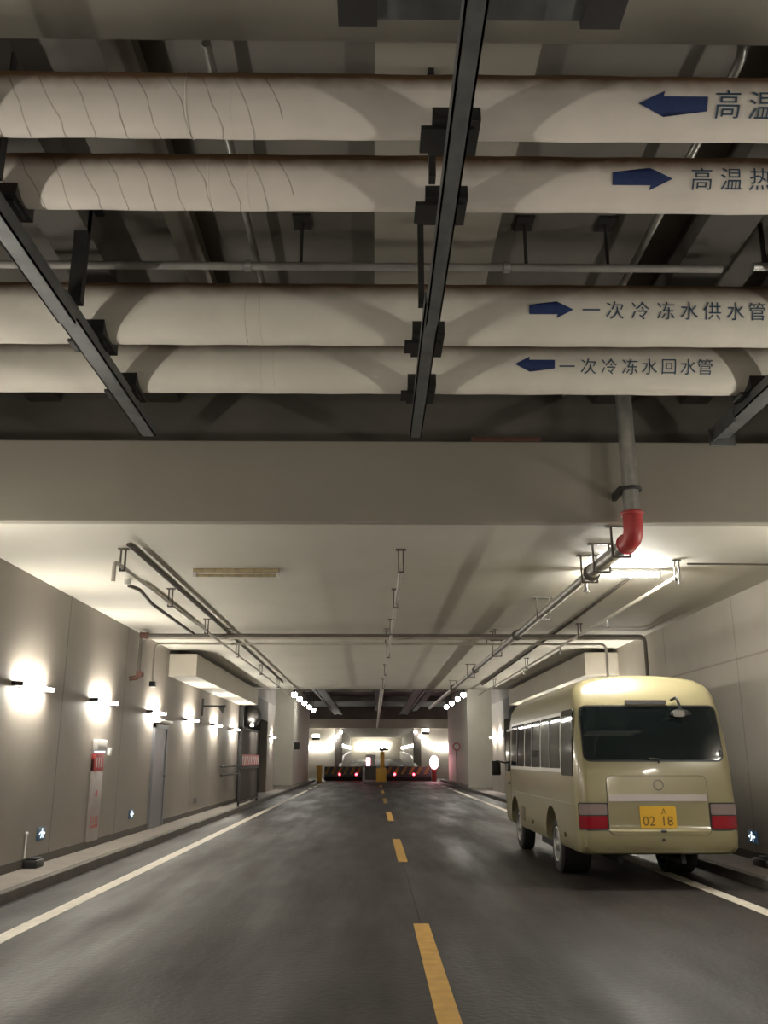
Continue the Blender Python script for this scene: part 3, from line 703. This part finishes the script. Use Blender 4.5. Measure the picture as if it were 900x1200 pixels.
MB().ring(rear_pt(.02, 1.19, .014), (0, 1, 0), .058, .008, 28, 6).build('emblem', 'chrome', bus)
for s in (-1, 1):
    f = lambda a, b: (min(s * a, s * b), max(s * a, s * b))
    a, b = f(.612, .955)
    rear_sheet('tail_light', 'black_plastic', a, b, .675, .985, .02, 0, th=.012)
    a, b = f(.63, .945); t_ = bus.children[-1]
    rear_sheet('red_lens', 'lens_red', a, b, .69, .832, .018, .006, t_, th=.016)
    rear_sheet('clear_lens', 'lens_clear', a, b, .845, .97, .018, .006, t_, th=.016)
rear_sheet('brake_lamp', 'steel_dark', -.27, .25, 2.165, 2.215, .01, .0, th=.035)
rear_sheet('bumper_gap', 'bus_seam', -.955, .955, .664, .672, 0, 0, th=.004, nz=1)
MB().cyl(rear_pt(.03, .56, -.01), rear_pt(.03, .56, .012), .018, 14).build('bumper_socket', 'black_plastic', bus)
w1 = rear_pt(.05, 1.45, .02)
MB().tube([w1, w1 + Vector((-.0, -.02, .04)), w1 + Vector((-.12, -.01, .05))], .012, 8).build('rear_wiper', 'black_plastic', bus)
a0 = rear_pt(.33, 2.22, .0); a1 = a0 + Vector((.0, -.20, .02)); a2 = a1 + Vector((.03, -.06, -.18))
mr = MB().tube([a0, a1, a2], .018, 8, .05).build('mirror_arm', 'black_plastic', bus)
MB().ball((a2.x - .01, a2.y + .02, a2.z - .03), .115, 3, (1.15, .55, .55)).build('reversing_mirror', 'black_plastic', mr)
MB().sheet(lambda u, v, dd: Vector((a2.x - .05 + u, a2.y - .045 - dd, a2.z - .025 + v)), .14, .075, .025, 6, 4, .01).build('mirror_face', 'pipe_grey', mr)
# sides
for s in (-1, 1):
    side_sheet('quarter_window', 'bus_glass', s, 11.56 if s < 0 else 11.75, 12.22, 1.29, 2.11, .05, 0)
    fr = side_sheet('window_frame', 'bus_frame', s, 12.27, 16.68, 1.325, 2.10, .03, 0, th=.008, nx=20)
    for y0, y1 in ((12.32, 13.70), (13.78, 15.14), (15.22, 16.62)):
        w_ = side_sheet('side_window', 'bus_glass', s, y0, y1, 1.375, 2.055, .03, .006, fr, th=.006)
    for y0, y1 in ((12.98, 13.05), (14.42, 14.49), (15.88, 15.95)):
        side_sheet('window_divider', 'black_plastic', s, y0, y1, 1.375, 2.055, .0, .011, fr, th=.008, nx=1)
    dr = side_sheet('front_door', 'bus_cream', s, 16.76, 17.28, .62, 2.02, .05, .0, th=.006)
    side_sheet('door_window', 'bus_glass', s, 16.80, 17.25, 1.28, 1.98, .05, .004, dr)
    side_sheet('door_handle', 'black_plastic', s, 16.84, 17.0, 1.06, 1.10, .01, .005, dr, th=.02, nx=4, nz=2)
    side_sheet('door_seam', 'bus_seam', s, 16.735, 16.755, .62, 2.0, 0, 0, th=.003, nx=1)
    side_sheet('side_vent', 'bus_seam', s, 15.35, 15.65, .52, .74, .02, 0, th=.006)
    side_sheet('body_crease', 'bus_cream', s, 11.6, 16.7, .93, .955, .0, 0, th=.006, nx=12, nz=2)
    for y in (12.2, 14.6): MB().cyl((cx + s * .96, y, .56), (cx + s * .99, y, .56), .03, 12).build('marker_lamp', 'bus_seam', bus)
    m0 = Vector((cx + s * .96, 17.35, 1.42)); m1 = Vector((cx + s * 1.14, 17.5, 1.46))
    ma = MB().tube([m0, m1, m1 + Vector((0, 0, -.06))], .016, 8, .03).build('door_mirror_arm', 'black_plastic', bus)
    MB().box(m1.x - .085, m1.x + .085, m1.y - .03, m1.y + .05, m1.z - .26, m1.z + .0, .025).build('door_mirror', 'black_plastic', ma)
    for y in WY:
        xo = cx + s * .915; xi = cx + s * (.70 if y > 14 else .52)
        wh = MB(); n = 40
        pr = [(xi, .26), (xi, .34), (xi + s * .02, .365), (xo - s * .03, .365), (xo, .335), (xo + s * .004, .25), (xo - s * .02, .23)]
        rg = [[wh.bm.verts.new((x, y + r * math.cos(k * 2 * PI / n), .367 + r * math.sin(k * 2 * PI / n))) for k in range(n)] for x, r in pr]
        for a, b in zip(rg, rg[1:] + rg[:1]):
            for k in range(n): wh.bm.faces.new((a[k], a[(k + 1) % n], b[(k + 1) % n], b[k]))
        wo = wh.build('wheel', 'rubber', bus)
        MB().cyl((xo - s * .05, y, .367), (xo - s * .02, y, .367), .232, 32).cyl((xo - s * .02, y, .367), (xo + s * .03, y, .367), .10, 20, .07).ring((xo - s * .01, y, .367), (1, 0, 0), .215, .018, 32, 8).build('wheel_hub', 'hub_grey', wo)
MB().box(cx - .42, cx - .36, 11.8, 17.2, .26, .38).box(cx + .36, cx + .42, 11.8, 17.2, .26, .38).cyl((cx - .6, 13.1, .367), (cx + .6, 13.1, .367), .06).ball((cx, 13.1, .367), .15, 2).cyl((cx - .6, 16.38, .34), (cx + .6, 16.38, .34), .045).box(cx - .75, cx - .45, 14.3, 15.2, .22, .4, .02).tube([(cx + .3, 11.5, .30), (cx + .3, 12.4, .28)], .03).build('chassis', 'black_plastic', bus)
def front_pt(u, z, e): return Vector((cx + u, interp(FRONT, z) + e - .03 * (abs(u) / .8) ** 4, z))
MB().sheet(lambda u, v, dd: front_pt(u, 1.72 + v, dd + .015), 1.62, .85, .08, 14, 10).build('windscreen', 'bus_glass', bus)
for s in (-1, 1): MB().sheet(lambda u, v, dd: front_pt(s * .6 + u, .78 + v, dd + .01), .34, .16, .03, 6, 4).build('headlight', 'lens_clear', bus)

# ------------------------------------------------------------------ far gate
def blocker(x0, x1, y, label):
    t = thing('road_blocker', label, 'barrier', ((x0 + x1) / 2, y, 0), 'striped road blockers at the gate')
    MB().prism([(x0, y, 0.0), (x0, y + .9, 0), (x0, y + .25, .95), (x0, y + .05, .95)], (x1 - x0, 0, 0)).build('wedge', 'black_plastic', t, smooth=False)
    mb = MB(); n = 6; wd = (x1 - x0) / n
    for k in range(n):
        xa = x0 + k * wd
        fp = lambda x, q: (x, y - .004 + .05 * q - .0, .95 * q)
        mb.prism([fp(xa, .45), fp(xa + wd * .42, .45), fp(xa + wd * .9, .97), fp(xa + wd * .48, .97)], (0, -.006, 0))
    mb.build('yellow_stripes', 'hazard_yellow', t, smooth=False)
    mb = MB().box(x0, x1, y - .25, y - .0, 0, .30, .03); mb.build('kerb_plate', 'rubber', t)
    for q in (.40, .84) if x0 < 0 else (.2, .62): MB().ball((x0 + (x1 - x0) * q, y - .03, .42), .085, 2).build('warning_light', 'red_led', t)
blocker(-3.45, -.75, 66.5, 'yellow and black striped road blocker left of the island')
blocker(.9, 4.15, 66.5, 'yellow and black striped road blocker right of the island')
struct(MB().box(-.5, .95, 57, 70, 0, .12, .02), 'trim_7', 'kerb_stone')
t = thing('barrier_post', 'yellow barrier post at the left kerb by the gate', 'post', (-3.62, 63.2, 0))
MB().box(-3.8, -3.44, 63.0, 63.35, 0, .98, .03).build('post', 'yellow_paint', t); MB().box(-3.83, -3.41, 62.97, 63.38, .98, 1.04, .01).build('cap', 'yellow_paint', t)
t = thing('barrier_machine', 'yellow gate machine with tall post on the island', 'barrier machine', (.5, 57.5, .12))
MB().box(.2, .82, 57.3, 57.8, .12, .95, .04).build('cabinet', 'yellow_paint', t)
MB().box(.45, .72, 57.35, 57.7, .95, 1.9, .03).build('post', 'yellow_paint', t)
MB().box(.40, .95, 57.3, 57.6, 1.98, 2.12, .03).cyl((.58, 57.5, 1.9), (.58, 57.5, 2.0), .04).build('camera_head', 'black_plastic', t)
t = thing('control_kiosk', 'grey and white control cabinet beside the yellow machine', 'cabinet', (-.15, 63.2, .12))
MB().box(-.52, .26, 62.9, 63.6, .12, 1.0, .03).build('lower_cabinet', 'raw_concrete', t)
MB().box(-.46, .20, 62.95, 63.55, 1.0, 1.75, .03).build('upper_cabinet', 'enamel_white', t)
MB().box(-.44, -.2, 62.93, 62.955, 1.05, 1.55).build('red_panel', 'signal', t)
t = thing('signal_light', 'glaring red and white signal on a red post', 'signal light', (4.2, 64.6, 0))
MB().cyl((4.25, 64.6, 0), (4.25, 64.6, .8), .16, 18).build('post', 'label_red', t)
MB().ball((4.25, 64.5, 1.25), .34, 3, (.9, .6, 1.35)).build('lamp', 'signal', t)
t = thing('road_sign', 'round pale road sign on a post by the right wall', 'road sign', (5.1, 56, ZS * .6))
MB().cyl((5.05, 56, ZS * .6), (5.05, 56, 2.1), .035, 10).build('post', 'pipe_grey', t)
MB().cyl((5.05, 55.96, 2.2), (5.05, 55.93, 2.2), .24, 28).build('sign_face', 'enamel_white', t)
MB().ring((5.05, 55.93, 2.2), (0, 1, 0), .20, .035, 28, 6).build('red_rim', 'stripe_red', t)
t = thing('road_sign', 'dark small sign on the left wall of the bay', 'road sign', (-4.5, 53, 2))
MB().box(-4.5, -4.2, 53, 53.06, 2.0, 2.4, .02).build('sign_face', 'steel_dark', t)
def flood(x, z, label):
    t = thing('floodlight', label, 'floodlight', (x, YP - .3, z), 'floodlights on the portal wall')
    MB().box(x - .3, x + .3, YP - .55, YP - .25, z - .25, z + .22, .03).build('lamp_housing', 'steel_dark', t)
    MB().prism([(x - .27, YP - .56, z - .05), (x + .27, YP - .56, z - .05), (x + .27, YP - .56, z + .2), (x - .27, YP - .56, z + .2)], (0, -.02, 0)).build('lens', 'far_globe', t)
    MB().box(x - .05, x + .05, YP - .3, YP, z - .1, z + .1).build('bracket_arm', 'steel_dark', t)
flood(4.25, 3.65, 'floodlight right of the far portal'); flood(-4.6, 3.2, 'small floodlight left of the far portal')
fp_ = None
def far_lamp(x, y, z, label, group, r=.16):
    global fp_
    if fp_ is None:
        t = thing('gate_lamp', label, 'wall lamp', (x, y, z), group)
        MB().cyl((x, y + .16, z), (x, y + .2, z), .08, 12).cyl((x, y, z), (x, y + .17, z), .02, 8).build('arm', 'steel_dark', t)
        MB().ball((x, y, z), .14, 2).build('globe', 'far_globe', t); fp_ = t
    else: dup(fp_, (x, y, z), label, group)
for k in range(6): far_lamp(-5.5 + k * .37, YP - .2, 2.42 - .02 * k, 'globe lamp in the level row left of the far portal', 'lamp row left of the portal')
for k in range(4): far_lamp(-3.35 + k * .25, YP - .2, 2.62 + .32 * k, 'globe lamp climbing towards the left pier', 'lamps climbing to the left pier')
for k in range(4): far_lamp(3.45 + k * .37, YP - .2, 3.58 - .34 * k, 'globe lamp descending from the right pier', 'lamps descending from the right pier')
for k in range(4): far_lamp(5.1 + k * .38, YP - .2, 2.4, 'globe lamp in the level row right of the far portal', 'lamp row right of the portal')
for k in range(8):
    y = 78 + k * 4
    far_lamp(-2.56, y, 2.55 + .02 * k, 'globe lamp inside the far tunnel along its left wall', 'lamps in the far tunnel on the left'); far_lamp(3.36, y, 2.55 + .02 * k, 'globe lamp inside the far tunnel along its right wall', 'lamps in the far tunnel on the right')
for k in range(14): far_lamp(-2.0 + (k // 2) * .62 + .2 * (k % 2), 111.8, 2.7 + .5 * (k % 2), 'globe lamp on the end wall of the far tunnel', 'lamps on the far end wall')
# lengthwise trays and a centre pipe in the high bay
tag(MB().cyl((.33, YE, 3.98), (.33, YP - .3, 3.98), .07, 12).build('bay_pipe', 'conduit_pale', origin=(.33, YE, 3.98)), 'pale pipe down the middle of the high bay', 'pipe')
tag(MB().box(-2.95, -2.85, YE + .05, 70, 4.72, 4.76).box(-2.45, -2.35, YE + .05, 70, 4.72, 4.76).box(-2.95, -2.35, YE + .05, 70, 4.77, 4.78).build('cable_tray', 'steel_dark', origin=(-2.6, YE, 4.7)), 'left cable tray under the high bay ceiling', 'cable tray')
tag(MB().box(2.0, 2.08, YE + .05, 70, 4.72, 4.76).box(2.5, 2.58, YE + .05, 70, 4.72, 4.76).box(2.0, 2.58, YE + .05, 70, 4.77, 4.78).build('cable_tray', 'steel_dark', origin=(2.3, YE, 4.7)), 'right cable tray under the high bay ceiling', 'cable tray')
